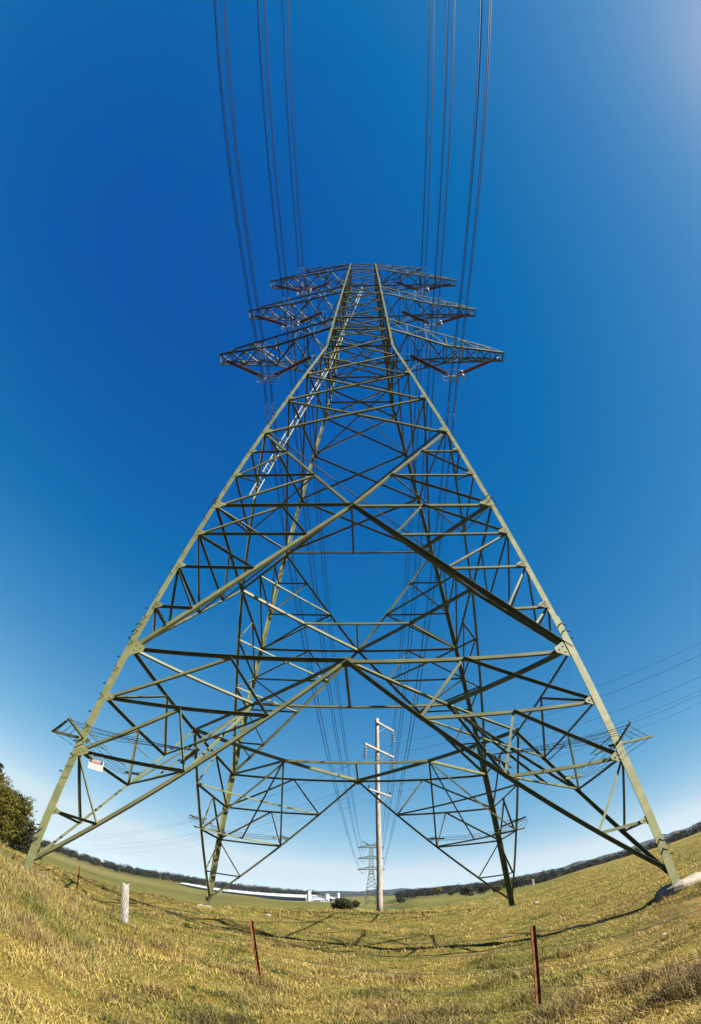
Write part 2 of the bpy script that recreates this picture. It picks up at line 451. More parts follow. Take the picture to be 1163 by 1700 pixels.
def build_grass():
    """short dry pasture grass: ribbons of blades in tufts, denser near the camera"""
    def tufts(nt, r0, r1, a0, a1, hh, wid, per, lean, cols, keep=None):
        r = np.exp(RNG.uniform(np.log(r0), np.log(r1), nt)); a = RNG.uniform(a0, a1, nt)
        x = CAM.x + r * np.sin(np.radians(a)); y = CAM.y + r * np.cos(np.radians(a))
        patch = .5 + .5 * np.sin(.9 * x + 1.7 * np.sin(.6 * y + .5)) * np.cos(1.1 * y + 1.3 * np.sin(.8 * x))
        p2 = .5 + .5 * np.sin(2.7 * x + 2 * np.sin(1.9 * y)) * np.cos(2.3 * y - 1.1 * np.sin(2.9 * x))
        if keep is not None:
            k = keep(x, y, a, r, patch, p2); x, y, a, r, patch, p2 = [q[k] for q in (x, y, a, r, patch, p2)]
        k = RNG.uniform(0, 1, len(x)) > .92 * np.exp(-(((x - 6.6) / 1.4) ** 2 + ((y + 10.6) / 1.0) ** 2))
        x, y, a, r, patch, p2 = [q[k] for q in (x, y, a, r, patch, p2)]
        n = len(x)
        sc = (.55 + .75 * p2) * RNG.uniform(.6, 1.3, n)
        X = np.repeat(x, per); Y = np.repeat(y, per); R_ = np.repeat(r, per); S = np.repeat(sc, per)
        P = np.repeat(patch, per); P2 = np.repeat(p2, per)
        N = len(X)
        spread = .015 + .0045 * R_
        X = X + RNG.normal(0, 1, N) * spread; Y = Y + RNG.normal(0, 1, N) * spread
        Z = gz_np(X, Y) - .015
        th = RNG.uniform(0, 2 * np.pi, N)
        h = hh * S * RNG.uniform(.5, 1.3, N)
        w = wid * (.6 + .11 * R_) * RNG.uniform(.7, 1.4, N)
        ln = lean * RNG.uniform(.2, 1.5, N) * h
        dx, dy = np.cos(th), np.sin(th)
        ph = th + np.pi / 2 + RNG.normal(0, .5, N)
        wx, wy = np.cos(ph) * w / 2, np.sin(ph) * w / 2
        def pt(k, f, s): return np.stack([X + dx * ln * f + wx * s, Y + dy * ln * f + wy * s, Z + h * k], -1)
        V = np.stack([pt(0, 0, 1), pt(0, 0, -1), pt(.62, .35, .8), pt(.62, .35, -.8), pt(.95, 1, 0)], 1).reshape(-1, 3)
        b = np.arange(N)[:, None] * 5
        F4 = b + np.array([[0, 1, 3, 2]]); F3 = b + np.array([[2, 3, 4]])
        fine = .5 + .5 * np.sin(1.9 * X + 1.4 * np.sin(2.6 * Y)) * np.sin(2.3 * Y + 1.7 * np.sin(1.3 * X + 1))
        mixv = np.clip(1.7 * (.55 * P + .45 * fine - .28) + RNG.normal(0, .22, N), 0, 1)[:, None]
        straw, green, brown = [np.array(c) for c in cols]
        c = straw * (1 - mixv) + green * mixv
        br = (RNG.uniform(0, 1, N) < (.05 + .9 * np.clip(P2 - .66, 0, 1)))[:, None]
        c = np.where(br, brown, c) * RNG.uniform(.45, 1.35, (N, 1)) * .76
        return V, F4, F3, np.repeat(c, 5, 0)
    cols = ([.350, .258, .080], [.108, .120, .018], [.150, .095, .036])
    fpts = [np.array(polar(a, r)) for a, r in ((44, 5.2), (16.95, 6.2), (-11.85, 9.0), (-26.4, 13.5), (-31.75, 20.3))]
    def fence_near(x, y, a, r, p, p2):
        d = np.full(len(x), 9.0)
        for A, B in zip(fpts[:-1], fpts[1:]):
            e = B - A; t = np.clip(((x - A[0]) * e[0] + (y - A[1]) * e[1]) / (e @ e), 0, 1)
            d = np.minimum(d, np.hypot(x - A[0] - t * e[0], y - A[1] - t * e[1]))
        return RNG.uniform(0, 1, len(x)) < np.clip(1.1 * (.55 - d) + .8 * (p2 - .5), 0, 1) * (d < .95) * .5
    tus = [(polar(RNG.uniform(-40, 42), np.exp(RNG.uniform(np.log(6.5), np.log(33)))), RNG.uniform(.18, .5)) for _ in range(95)]
    tus += [(polar(-23, 20), 1.0), (polar(-20.5, 22), .8), (polar(-26, 18), .7)]
    TX = np.array([t[0][0] for t in tus]); TY = np.array([t[0][1] for t in tus]); TR = np.array([t[1] for t in tus])
    def near_tus(x, y, a, r, p, p2):
        d = (np.hypot(x[:, None] - TX, y[:, None] - TY) / TR).min(1)
        return RNG.uniform(0, 1, len(x)) < np.clip(1.5 - 1.4 * d, 0, 1)
    sets = [tufts(90000, 6, 34, -42, 44, .17, .0045, 5, .8, ([.27, .20, .068], [.095, .095, .017], [.13, .082, .036]), near_tus),
            tufts(46000, 3.2, 48, -50, 48, .082, .0054, 6, 1.1, cols),
            tufts(7000, 3.2, 30, -50, 48, .15, .0042, 5, .8, cols, lambda x, y, a, r, p, p2: p2 > .68),
            tufts(2600, 3.2, 26, -50, 48, .12, .007, 8, .9, ([.07, .085, .012], [.055, .078, .010], [.06, .07, .012]), lambda x, y, a, r, p, p2: (p > .62) & (p2 > .45)),
            tufts(60000, 4.5, 24, -40, 46, .155, .0042, 6, .85, ([.27, .195, .072], [.12, .10, .024], [.150, .092, .042]), fence_near),
            tufts(4500, 7, 17, -50, -24, .22, .0042, 6, .6, ([.235, .185, .07], [.10, .10, .018], [.115, .075, .032]), lambda x, y, a, r, p, p2: RNG.uniform(0, 1, len(a)) < np.clip((-26 - a + 7 * (p2 - .5)) / 11, 0, 1)),
            tufts(2600, 4.5, 6.6, -28, 44, .20, .0045, 6, .8, ([.11, .078, .03], [.045, .045, .012], [.042, .027, .014]), lambda x, y, a, r, p, p2: (p2 > .5) & (r < 6.1)),
            tufts(5000, 25, 60, -40, 45, .17, .0042, 5, .7, cols)]
    V, F4, F3, T, off = [], [], [], [], 0
    for v, f4, f3, t in sets:
        V.append(v); F4.append(f4 + off); F3.append(f3 + off); T.append(t); off += len(v)
    me = np_mesh('grass', np.concatenate(V), np.concatenate(F4), np.concatenate(F3), np.concatenate(T), M['blade'])
    o = link('grass', me)
    o['label'] = 'short dry straw and green pasture grass under the tower'
    o['category'] = 'grass'
    o['kind'] = 'stuff'
build_grass()

# ------------------------------------------------------------------ transmission tower
HB, ZW, WW, ZTOP, WT = 8.0, 38.8, 2.765, 72.0, 1.784
def hw(z):
    return HB + (WW - HB) * z / ZW if z < ZW else WW + (WT - WW) * (z - ZW) / (ZTOP - ZW)
FN = [Vector((0, -1, 0)), Vector((1, 0, 0)), Vector((0, 1, 0)), Vector((-1, 0, 0))]
def fp(k, s, z):
    """point on face k (0 near, 1 right, 2 far, 3 left); s = -1..1 left to right seen from outside"""
    b = hw(z)
    return [Vector((s * b, -b, z)), Vector((b, s * b, z)), Vector((-s * b, b, z)), Vector((-b, -s * b, z))][k]
ZA, ZB, ZC = 7.95, 15.82, 22.76
N1, N2, N3 = 1.92, 4.0, 5.97
M1, M2, M3 = 9.89, 11.95, 13.90
P1, P2 = 18.24, 20.50
LEVELS = [ZC, 27.4, 32.05, 36.6, 41.05, 43.4, 46.4, 49.7, 53.0, 55.9, 58.9, 62.0, 65.4, 68.6, 72.0]
ARMS = [(43.4, 46.4, 13.66, 8.07), (55.9, 58.9, 13.37, 7.80), (68.6, 71.6, 13.04, 7.77)]   # bottom, top at body, tip, yoke x
F0 = 0.22
MEM = []         # (priority, p, q, width, normal, style)
def mem(pr, p, q, w, n, style=None, inset=0.0):
    p, q = Vector(p), Vector(q)
    MEM.append((pr, p, q, w, Vector(n), style, inset))
for k in range(4):
    n = FN[k]
    main = 0 if k == 0 else 1
    for sd in (-1, 1):
        # horizontals with mid nodes
        for z, pr, w in ((ZA, 0, .10), (ZB, 0, .10)):
            mem(main, fp(k, sd * 1.003, z), fp(k, 0, z), w, n, 'dark' if sd < 0 else 'light')
        # panel 1: inverted V from level A centre to the feet
        mem(main, fp(k, 0, ZA), fp(k, sd * 1.003, F0), .095, n)
        def d1(z): return fp(k, sd * (1 - (z - F0) / (ZA - F0)), z) if False else fp(k, 0, ZA).lerp(fp(k, sd, F0), (ZA - z) / (ZA - F0))
        def lg(z): return fp(k, sd * 1.003, z)
        for i, z in enumerate((N1, N2, N3)):
            mem(main + 1, lg(z), d1(z), .09 if i else .08, n, 'dark' if sd < 0 else 'light')
        m3 = lg(N3).lerp(d1(N3), .5)
        mA = fp(k, sd * .5, ZA)
        for p, q, w in ((d1(N1), lg(N2), .07), (lg(N2), m3, .08), (m3, d1(N2), .07), (lg(N3), mA, .08), (mA, d1(N3), .08)):
            mem(main + 1, p, q, w, n)
        # panel 2: inverted V from level B centre to the level A corners
        mem(main, fp(k, sd * 1.003, ZA), fp(k, 0, ZB), .135 if k == 0 else .12, n)
        def e1(z): return fp(k, sd, ZA).lerp(fp(k, 0, ZB), (z - ZA) / (ZB - ZA))
        for z in (M1, M2, M3):
            mem(main + 1, lg(z), e1(z), .08, n, 'dark' if sd < 0 else 'light')
        mB = fp(k, sd * .5, ZB)
        for p, q in ((lg(M2), e1(M1)), (lg(M3), e1(M2)), (lg(M3), mB), (mB, e1(M3)), (lg(M1), e1(9.05))):
            mem(main + 1, p, q, .07, n)
        # panel 3: V from level B centre up to the level C corners
        mem(main, fp(k, 0, ZB), fp(k, sd * 1.0, ZC), .11, n, 'light' if k == 0 else None)
        def g1(z): return fp(k, 0, ZB).lerp(fp(k, sd, ZC), (z - ZB) / (ZC - ZB))
        for z in (P1, P2):
            mem(main + 1, lg(z), g1(z), .08, n, 'dark' if sd < 0 else 'light')
        mem(main + 1, lg(ZB), g1(P1), .08, n)
        mem(main + 1, lg(P1), g1(P2), .07, n)
    for i in range(len(LEVELS) - 1):
        z0, z1 = LEVELS[i], LEVELS[i + 1]
        w = .11 if i < 4 else .09
        mem(main + (0 if i < 3 else 1), fp(k, -1.0, z0), fp(k, 1.0, z1), w, n, 'light', 0.0)
        mem(main + (0 if i < 3 else 1), fp(k, 1.0, z0), fp(k, -1.0, z1), w, n, 'light', 0.11)
    for z in (ZW, 43.4, 46.4, 55.9, 58.9, 68.6, 71.9):
        mem(main + 1, fp(k, -1.0, z), fp(k, 1.0, z), .12, n, 'dark' if z in (ZW, 46.4, 58.9) else 'light')
# plan bracing at levels A and B: diamond, corner ties, links
UP = Vector((0, 0, 1))
for z in (ZA, ZB):
    zz = z - .02
    c = [fp(k, 0, z) * 1 for k in range(4)]
    mids = []
    for k in range(4):
        a, b = c[k], c[(k + 1) % 4]
        mem(0, a.lerp(b, .015), a.lerp(b, .985), .13, UP, 'flat')
        mid = a.lerp(b, .5)
        mids.append(mid)
        corner = fp(k, 1, z)
        mem(1, corner.lerp(mid, .03), mid, .12, UP, 'flat')
    for a, b, ce in ((mids[3], mids[0], c[0]), (mids[1], mids[2], c[2])):
        mem(1, a, b, .10, UP, 'flat')
        mem(1, ce, a.lerp(b, .5), .09, UP, 'flat')
# hip bracing inside every leg corner
for k in range(4):
    k2 = (k + 1) % 4
    def dA(kk, sd, z): return fp(kk, 0, ZA).lerp(fp(kk, sd, F0), (ZA - z) / (ZA - F0))
    midp = fp(k, 0, ZA).lerp(fp(k2, 0, ZA), .5)
    for z in (N2, N3):
        mem(1, dA(k, 1, z), dA(k2, -1, z), .07, UP, 'flat')
    midn = dA(k, 1, N2).lerp(dA(k2, -1, N2), .5)
    m3n = dA(k, 1, N3).lerp(dA(k2, -1, N3), .5)
    mem(2, dA(k, 1, N2), midp, .07, FN[k])
    mem(2, dA(k2, -1, N2), midp, .07, FN[k2])
    mem(2, midn, m3n, .06, FN[k])
    mem(2, m3n, midp, .06, FN[k])
    def gB(kk, sd, z): return fp(kk, 0, ZB).lerp(fp(kk, sd, ZC), (z - ZB) / (ZC - ZB))
    mem(1, gB(k, 1, P1), gB(k2, -1, P1), .08, UP, 'flat')
    def eB(kk, sd, z): return fp(kk, sd, ZA).lerp(fp(kk, 0, ZB), (z - ZA) / (ZB - ZA))
    mem(2, eB(k, 1, M2), eB(k2, -1, M2), .07, UP, 'flat')
    mem(2, eB(k, 1, M3), eB(k2, -1, M3), .07, UP, 'flat')
for z in (ZC, 32.05, 41.05, 43.4, 55.9, 68.6):
    mem(3, fp(0, -.95, z), fp(1, .95, z), .08, UP, 'flat')
    mem(3, fp(0, .95, z), fp(2, .95, z), .08, UP, 'flat')

def add_member(mb, e):
    pr, p, q, w, n, style, inset = e
    if style == 'flat':
        mb.angle(p, q, w, UP, 1, 1, lift=0.004)
        return
    s = style
    if s is None:
        d = q - p
        if d.z < 0: d = -d
        right = UP.cross(-n)          # image right when looking at the face from outside
        right = Vector((-n.y, n.x, 0))
        s = 'light' if d.dot(right) > 0 else 'dark'
    off = n * (-inset - .012)
    if n.y > .5 or n.x < -.5:          # far and left faces: ledge flange on the inner side
        mb.angle(p + off, q + off, w, n, 1, -1)
        return
    if s == 'light':
        mb.angle(p + off, q + off, w, n, -1, -1)
    else:
        mb.angle(p + off, q + off, w, n, 1, 1)

def build_tower(label, detail=True):
    t = empty('transmission_tower', label, 'pylon')
    # legs
    legs = []
    for sx, sy in ((-1, -1), (1, -1), (-1, 1), (1, 1)):
        mb = MB()
        for (z0, z1, w) in ((-.15, 9.3, .25), (9.3, ZW, .20), (ZW, ZTOP, .19)):
            a = Vector((sx * hw(z0), sy * hw(z0), z0)); b = Vector((sx * hw(z1), sy * hw(z1), z1))
            d = (b - a).normalized()
            l = (b - a).length
            th = .022
            w = w * GAUGE[0]
            ex = Vector((-sx, 0, 0)); ey = Vector((0, -sy, 0))
            ex = (ex - d * ex.dot(d)).normalized(); ey = (ey - d * ey.dot(d)).normalized()
            c = (a + b) / 2 - (ex + ey) * (.11 if z1 < 10 else .08)
            mb.box(c + ex * w / 2, d * l / 2, ex * w / 2, ey * th / 2)
            mb.box(c + ey * (w / 2 + th / 2), d * l / 2, ex * th / 2, ey * w / 2)
        # splice covers
        for z in (8.75, 16.1, 24.5, 31.0):
            c = Vector((sx * hw(z), sy * hw(z), z))
            d = (Vector((sx * hw(z + 1), sy * hw(z + 1), z + 1)) - c).normalized()
            mb.box(c + Vector((-sx * .02, sy * .10, 0)), d * .5, (.085, 0, 0), (0, .008, 0))
            mb.box(c + Vector((sx * .10, -sy * .02, 0)), d * .5, (.008, 0, 0), (0, .085, 0))
        legs.append((mb.obj('leg', M['leg_steel'], t), sx, sy))
    # braces
    pri = sorted(range(len(MEM)), key=lambda i: MEM[i][0])
    few, rest = pri[:97], pri[97:]
    for i in few:
        mb = MB(); add_member(mb, MEM[i]); mb.obj('brace', M['steel'], t)
    mb = MB()
    for i in rest: add_member(mb, MEM[i])
    o = mb.obj('lattice_bracing', M['steel'], t); o['kind'] = 'stuff'
    # gusset plates on the near and far faces
    for k in (0, 1, 2, 3):
        for z, w in ((ZA, .34), (ZB, .30)):
            mb = MB()
            c = fp(k, 0, z) - FN[k] * .035
            rt = Vector((-FN[k].y, FN[k].x, 0))
            mb.add([c + rt * w * x + UP * w * y + FN[k] * zz for zz in (.006, -.006) for x, y in ((-1, .15), (-.45, -.55), (.45, -.55), (1, .15), (.3, .45), (-.3, .45))],
                   [(0, 1, 2, 3, 4, 5), (11, 10, 9, 8, 7, 6)] + [(i, i + 6, (i + 1) % 6 + 6, (i + 1) % 6) for i in range(6)])
            mb.obj('gusset_plate', M['steel'], t)
    for sd in (-1, 1):
        for z, gw, gh in ((N1, .20, .15), (N2, .26, .22), (N3, .24, .20), (ZA, .42, .36), (M1, .22, .18), (M2, .22, .18), (M3, .22, .18), (ZB, .36, .28), (P1, .2, .16), (P2, .2, .16), (ZC, .32, .30), (27.4, .26, .26), (32.05, .26, .26)):
            mb = MB()
            b = hw(z)
            pts = [(.02, -gh), (.02 , gh), (.10, gh), (gw + .14, gh * .25), (gw + .14, -gh * .25), (.10, -gh)]
            V_ = [Vector((sd * (b - px - (z + py - z) * .135), -b - .085 - dy + py * .135, z + py)) for dy in (.004, .018) for px, py in pts]
            mb.add(V_, [(0, 1, 2, 3, 4, 5), (11, 10, 9, 8, 7, 6)] + [(i, i + 6, (i + 1) % 6 + 6, (i + 1) % 6) for i in range(6)])
            for px, py in ((.08, gh * .7), (.08, 0), (.08, -gh * .7), (gw * .6, gh * .3), (gw * .6, -gh * .3), (gw, 0)):
                mb.box((sd * (b - px - py * .135), -b - .112 + py * .135, z + py), (.018, 0, 0), (0, .012, 0), (0, 0, .018))
            mb.obj('gusset_plate', M['leg_steel'], t)
    # cross arms
    for zb, zt, L, yx in ARMS:
        for sx in (-1, 1):
            mb = MB()
            b0, b1 = hw(zb), hw(zt)
            def bot(x, s):
                xs = [b0, 8.1, L]; ys = [b0, .97, .5]
                return Vector((sx * x, s * np.interp(x, xs, ys), zb))
            xe = L - 1.25
            def top(x, s):
                f = (x - b1) / (xe - b1)
                return Vector((sx * x, s * (b1 + (.62 - b1) * f ** .8), zt + (zb + .72 - zt) * f))
            st = [b0, 4.4, 6.2, 8.1, 9.7, 11.2, xe, L]
            for s in (-1, 1):
                for i in range(len(st) - 1):
                    mb.angle(bot(st[i], s), bot(st[i + 1], s), .16, (0, s, 0), *((1, 1) if sx < 0 else (-1, -1)))
                for i in range(len(st) - 2):
                    xa, xb = max(st[i], b1), st[i + 1]
                    mb.angle(top(xa, s), top(xb, s), .13, (0, s, 0), 1, 1 if sx < 0 else -1)
                mb.angle(top(xe, s), bot(L, s), .10, (0, s, 0), 1, -1)
                for i in range(1, len(st) - 2):
                    mb.angle(bot(st[i], s), top(st[i], s), .10, (0, s, 0), 1, -1)
                    if i % 2: mb.angle(bot(st[i], s), top(max(st[i - 1], b1), s), .10, (0, s, 0), 1, -1); mb.angle(bot(st[i], s), top(st[i + 1], s), .10, (0, s, 0), 1, -1)
                mb.angle(bot(xe, s), top(xe, s), .10, (0, s, 0), 1, -1)
            for i in range(len(st) - 1):
                mb.angle(bot(st[i], -1) + UP * .03, bot(st[i + 1], 1) + UP * .03, .105, UP, 1, 1)
                mb.angle(bot(st[i], 1) + UP * .05, bot(st[i + 1], -1) + UP * .05, .105, UP, 1, 1)
                if i: mb.angle(bot(st[i], -1) + UP * .01, bot(st[i], 1) + UP * .01, .08, UP, 1, 1)
            tt = [b1, 5.3, 8.1, 10.4, xe]
            for i in range(len(tt) - 1):
                a, b = (-1, 1) if i % 2 else (1, -1)
                mb.angle(top(tt[i], a), top(tt[i + 1], b), .10, UP, 1, 1)
                if i: mb.angle(top(tt[i], -1), top(tt[i], 1), .10, UP, 1, 1)
            # end plate and hangers
            mb.box((sx * (L + .03), 0, zb - .02), (.03, 0, 0), (0, .56, 0), (0, 0, .16))
            mb.box((sx * (L - .5), 0, zb - .10), (.10, 0, 0), (0, .03, 0), (0, 0, .13))
            mb.box((sx * 4.4, 0, zb - .10), (.10, 0, 0), (0, .03, 0), (0, 0, .13))
            mb.obj('cross_arm', M['steel'], t)
    # earth wire peaks
    for sx in (-1, 1):
        mb = MB()
        zt = 72.0
        b = hw(zt)
        tip = Vector((sx * 8.95, 0, 76.4))
        ch = []
        for s in (-1, 1):
            for z0, dz in ((72.0, 0), (70.2, -.35)):
                a = Vector((sx * hw(z0), s * b, z0)); e = tip + Vector((0, s * .12, dz))
                ch.append((a, e)); mb.angle(a, e, .09, (0, s, 0), 1, -1)
        for i in range(6):
            f, g = i / 6, (i + 1) / 6
            for a, c in ((0, 1), (2, 3), (0, 2), (1, 3)):
                pa, pb = ch[a], ch[c]
                if i % 2: pa, pb = pb, pa
                mb.angle(pa[0].lerp(pa[1], f), pb[0].lerp(pb[1], g), .05, (0, 1, .2), 1, -1)
        mb.box(tip + Vector((0, 0, -.3)), (.05, 0, 0), (0, .16, 0), (0, 0, .28))
        mb.obj('earth_wire_peak', M['steel'], t)
    if not detail: return t
    # climbing ladder inside the left face, then up the middle of the body
    mb = MB()
    path = [Vector((-5.30, -3.3, 19.3)), Vector((-2.66, -.65, 39.5)), Vector((.0, -.1, 65.0))]
    for a, b in zip(path[:-1], path[1:]):
        d = (b - a).normalized()
        side = Vector((.55, .8, 0)); side = (side - d * side.dot(d)).normalized()
        for s in (-1, 1): mb.bar(a + side * s * .16, b + side * s * .16, .055, .055, side)
        nr = int((b - a).length / .38)
        for i in range(nr):
            c = a + d * (i + .5) * .38
            mb.bar(c - side * .16, c + side * .16, .025, .025)
    mb.obj('ladder', M['leg_steel'], t)
    # step bolts
    def boltmesh():
        mb = MB(); mb.tube([(0, 0, 0), (.21, 0, 0)], .014, 6); mb.tube([(.20, 0, 0), (.225, 0, 0)], .026, 6)
        mb.tube([(.185, 0, -.005), (.185, 0, .05)], .012, 5)
        return mb.mesh('step_bolt', M['dark_steel'])
    bme = boltmesh()
    mb = MB(); mb.tube([(-.06, 0, .10), (.10, 0, 0), (.22, 0, -.03)], .021, 6)
    pme = mb.mesh('climbing_peg', M['dark_steel'])
    for lo, sx, sy in legs:
        if sy > 0: continue
        zs = []
        if sx < 0: zs += [(z, i % 2) for i, z in enumerate(np.arange(3.2, 30, .55))]
        for z0 in (1.05, 8.75, 16.1): zs += [(z0 + .15 * i, 2 + i % 2) for i in range(-2, 3)]
        if sx > 0: zs += [(z, 0) for z in (22.0, 24.2, 26.8)]
        for z, alt in zs:
            o = link('step_bolt', bme, lo) if alt < 2 else link('climbing_peg', pme, lo)
            b = hw(z)
            if alt % 2:
                o.location = (sx * (b - .02), sy * (b + .10), z); o.rotation_euler = (0, 0, rad(-90))
            else:
                o.location = (sx * (b + .10), sy * (b - .02), z); o.rotation_euler = (0, 0, 0 if sx > 0 else math.pi)
    # barbed anti-climb guards round every leg
    for sx, sy in ((-1, -1), (1, -1), (-1, 1), (1, 1)):
        def P(u, v, z): return Vector((sx * u, sy * v, z))    # u, v outward
        zg = 4.42
        b = hw(zg)
        leg = P(b + .05, b + .05, zg)
        def bracket(f):
            m_ = MB(); f(m_); m_.obj('guard_bracket', M['steel'], t)
        for a, c in ((P(b - .25, b + .03, zg - .05), P(b + 1.45, b - .28, zg + .05)), (P(b + .03, b - .25, zg - .05), P(b - .28, b + 1.45, zg + .05))):
            bracket(lambda m_: m_.angle(a, c, .075, UP, 1, 1))
        if sx < 0: bracket(lambda m_: m_.angle(P(b + 1.45, b - .28, zg + .06), P(b - .1, b + 1.2, zg + .06), .075, UP, 1, 1))
        dn = fp(0, 0, ZA).lerp(fp(0, 1, F0), (ZA - N2) / (ZA - F0))
        u, v = abs(dn.x), abs(dn.y)
        bracket(lambda m_: m_.angle(P(u - .5, v + .45, zg + .15), P(u + .35, v - .55, zg - .05), .065, UP, 1, 1))
        bracket(lambda m_: m_.angle(P(v + .45, u - .5, zg + .15), P(v - .55, u + .35, zg - .05), .065, UP, 1, 1))
        for f in (.3, .62):
            for sw in (0, 1):
                a = (b + .9 + (u - b - .9) * f, b + .55 + (v - b - .2) * f); c = (a[0] - .25, a[1] - .95)
                if sw: a, c = a[::-1], c[::-1]
                bracket(lambda m_: m_.tube([P(*a, zg + .12), P(*c, zg - .02)], .016, 5))
        mb = MB()
        for j, off in enumerate((1.35, 1.0, .65, .3, -.1)):
            zz = zg + .06 + .035 * j
            loop = [P(b + off, b - .2 * off, zz), P(b - .2 * off, b + off, zz), P(u - .35, v + .15 + off * .32, zz), P(u * .98, v - .45 + .2 * off, zz)]
            loop2 = [P(b + off, b - .2 * off, zz), P(v + .15 + off * .32, u - .35, zz), P(v - .45 + .2 * off, u * .98, zz)]
            for lp in (loop, loop2):
                for a, c in zip(lp[:-1], lp[1:]):
                    pts = [a.lerp(c, i / 8) - UP * .03 * math.sin(math.pi * i / 8) * (1 + .6 * math.sin(j * 3 + i)) for i in range(9)]
                    mb.tube(pts, .007, 4, cap=False)
                    nb = int((c - a).length / .14)
                    for i in range(1, nb):
                        c0 = a.lerp(c, i / nb) - UP * .03 * math.sin(math.pi * i / nb)
                        w = Vector((random.uniform(-1, 1), random.uniform(-1, 1), random.uniform(-1, 1))) * .03
                        mb.bar(c0 - w, c0 + w, .007, .007)
        mb.obj('barbed_wire', M['wire'], t)
    # concrete footings
    for sx, sy, dx, dy, r, h in ((-1, -1, 0, 0, .6, -.03), (1, -1, .46, .05, .80, -.06), (-1, 1, -.22, 0, .48, -.10), (1, 1, .1, 0, .45, -.05)):
        cx, cy = sx * (HB - .05) + dx, sy * (HB - .05) + dy
        zb_ = gz(cx, cy) - .5
        mb = MB()
        n = 20
        vs_ = []
        for zz, k in ((zb_, 1.06), (-.30 + h, 1.03), (-.19 + h, .95), (-.12 + h, .78), (-.09 + h, .45)):
            for i in range(n):
                a = 2 * math.pi * i / n
                rr = r * k * (1 + .05 * math.sin(3 * a + sx) + .03 * math.sin(7 * a))
                vs_.append((cx + rr * math.cos(a), cy + rr * math.sin(a), zz + (.02 * math.sin(2 * a + 1) + .012 * math.sin(5 * a) if k < 1.04 else 0)))
        fs_ = [(j * n + i, j * n + (i + 1) % n, (j + 1) * n + (i + 1) % n, (j + 1) * n + i) for j in range(4) for i in range(n)]
        fs_.append(tuple(4 * n + i for i in range(n)))
        mb.add(vs_, fs_)
        mb.obj('footing', M['concrete'], t)
    return t
TOWER = build_tower('huge olive green lattice transmission tower straddling the view')
FAR = (-.9, 500.0, -4.5)

# ------------------------------------------------------------------ V-string insulator sets
def ribbed(mb, a, b, n, r0, r1, seg=8):
    a, b = Vector(a), Vector(b)
    pts, rs = [], []
    for i in range(n):
        for f, r in ((.0, r0), (.30, r0), (.40, r1), (.62, r1 * .95), (.75, r0)):
            pts.append(a.lerp(b, (i + f) / n)); rs.append(r)
    pts.append(b); rs.append(r0)
    mb.tube(pts, rs, seg)
def racetrack(mb, c, lx, ly, r):
    pts = []
    for i in range(24):
        a = 2 * math.pi * i / 24
        pts.append(Vector(c) + Vector(((lx - ly) * (1 if math.cos(a) > 0 else -1) + ly * math.cos(a), ly * math.sin(a), 0)))
    mb.tube(pts, r, 6, closed=True)
def v_set(arm, sx, where):
    zb, zt, L, yx = ARMS[arm]
    t = empty('insulator_set', where, 'insulator', 'V-shaped insulator sets', (0, 0, 0))
    yo = Vector((sx * yx, 0, zb - 4.70))
    for xa in (L - .5, 4.4):
        a = Vector((sx * xa, 0, zb - .22)); b = yo + Vector((sx * (.28 if xa > 6 else -.28), 0, .22))
        d = (b - a).normalized()
        mb = MB()
        ribbed(mb, a + d * .45, b - d * .3, 27, .06, .185)
        o = mb.obj('insulator_string', M['insulator'], t)
        for u_, v_ in ((a, a + d * .47), (b - d * .32, b)):
            mb = MB(); mb.tube([u_, v_], .03, 6); mb.obj('link', M['galv'], o)
    mb = MB()
    mb.box(yo + UP * .17, (.42, 0, 0), (0, .012, 0), (0, 0, .09))
    for s in (-1, 1):
        mb.bar(yo + Vector((s * .28, 0, .1)), yo + Vector((s * .28, 0, -.55)), .05, .05)
        for dz in (-.08, -.60):
            mb.box(yo + Vector((s * .28, 0, dz)), (.05, 0, 0), (0, .17, 0), (0, 0, .055))
    mb.obj('yoke', M['galv'], t)
    for dz in (.62, -.16):
        mb = MB(); racetrack(mb, yo + UP * dz, .98, .36, .042)
        for s in (-1, 1): mb.bar(yo + Vector((s * .28, 0, .12)), yo + Vector((s * .3, .36, dz)), .03, .03)
        mb.obj('grading_ring', M['galv'], t, smooth=True)
    return t
ARM_WORD = ['lowest', 'middle', 'topmost']
VSETS = []
for arm in range(3):
    for sx in (-1, 1):
        VSETS.append(v_set(arm, sx, f"red-brown V-shaped insulator pair under the {ARM_WORD[arm]} {'left' if sx < 0 else 'right'} arm of the near tower"))

# ------------------------------------------------------------------ conductors
def near_z(d): return -.178 * d + .00026 * d * d
def far_curve(z0, x0, n=60):
    pts = []
    for i in range(n + 1):
        f = i / n
        y = 500 * f
        pts.append((x0 + FAR[0] * f, y, z0 + FAR[2] * f - 4 * 8.0 * f * (1 - f)))
    return pts
def near_curve(z0, x0, n=36, L=340, k=1.0):
    return [(x0 - .006 * L * i / n, -L * i / n, z0 + near_z(L * i / n) * k) for i in range(n, 0, -1)]
damper_me = None
def damper_mesh():
    mb = MB()
    mb.tube([(0, -.26, -.10), (0, .26, -.10)], .010, 5)
    for s in (-1, 1): mb.tube([(0, s * .18, -.10), (0, s * .30, -.10)], .045, 6)
    mb.box((0, 0, -.05), (.025, 0, 0), (0, .03, 0), (0, 0, .06))
    return mb.mesh('vibration_damper', M['galv'])
def spacer_mesh():
    mb = MB()
    c = [Vector((sx * .28, 0, sz * .26)) for sx, sz in ((-1, -1), (1, -1), (1, 1), (-1, 1))]
    for i in range(4): mb.bar(c[i], c[(i + 1) % 4], .06, .06, (0, 1, 0))
    for p in c: mb.box(p, (.05, 0, 0), (0, .07, 0), (0, 0, .05))
    return mb.mesh('spacer', M['wire'])
damper_me, spacer_me = damper_mesh(), spacer_mesh()
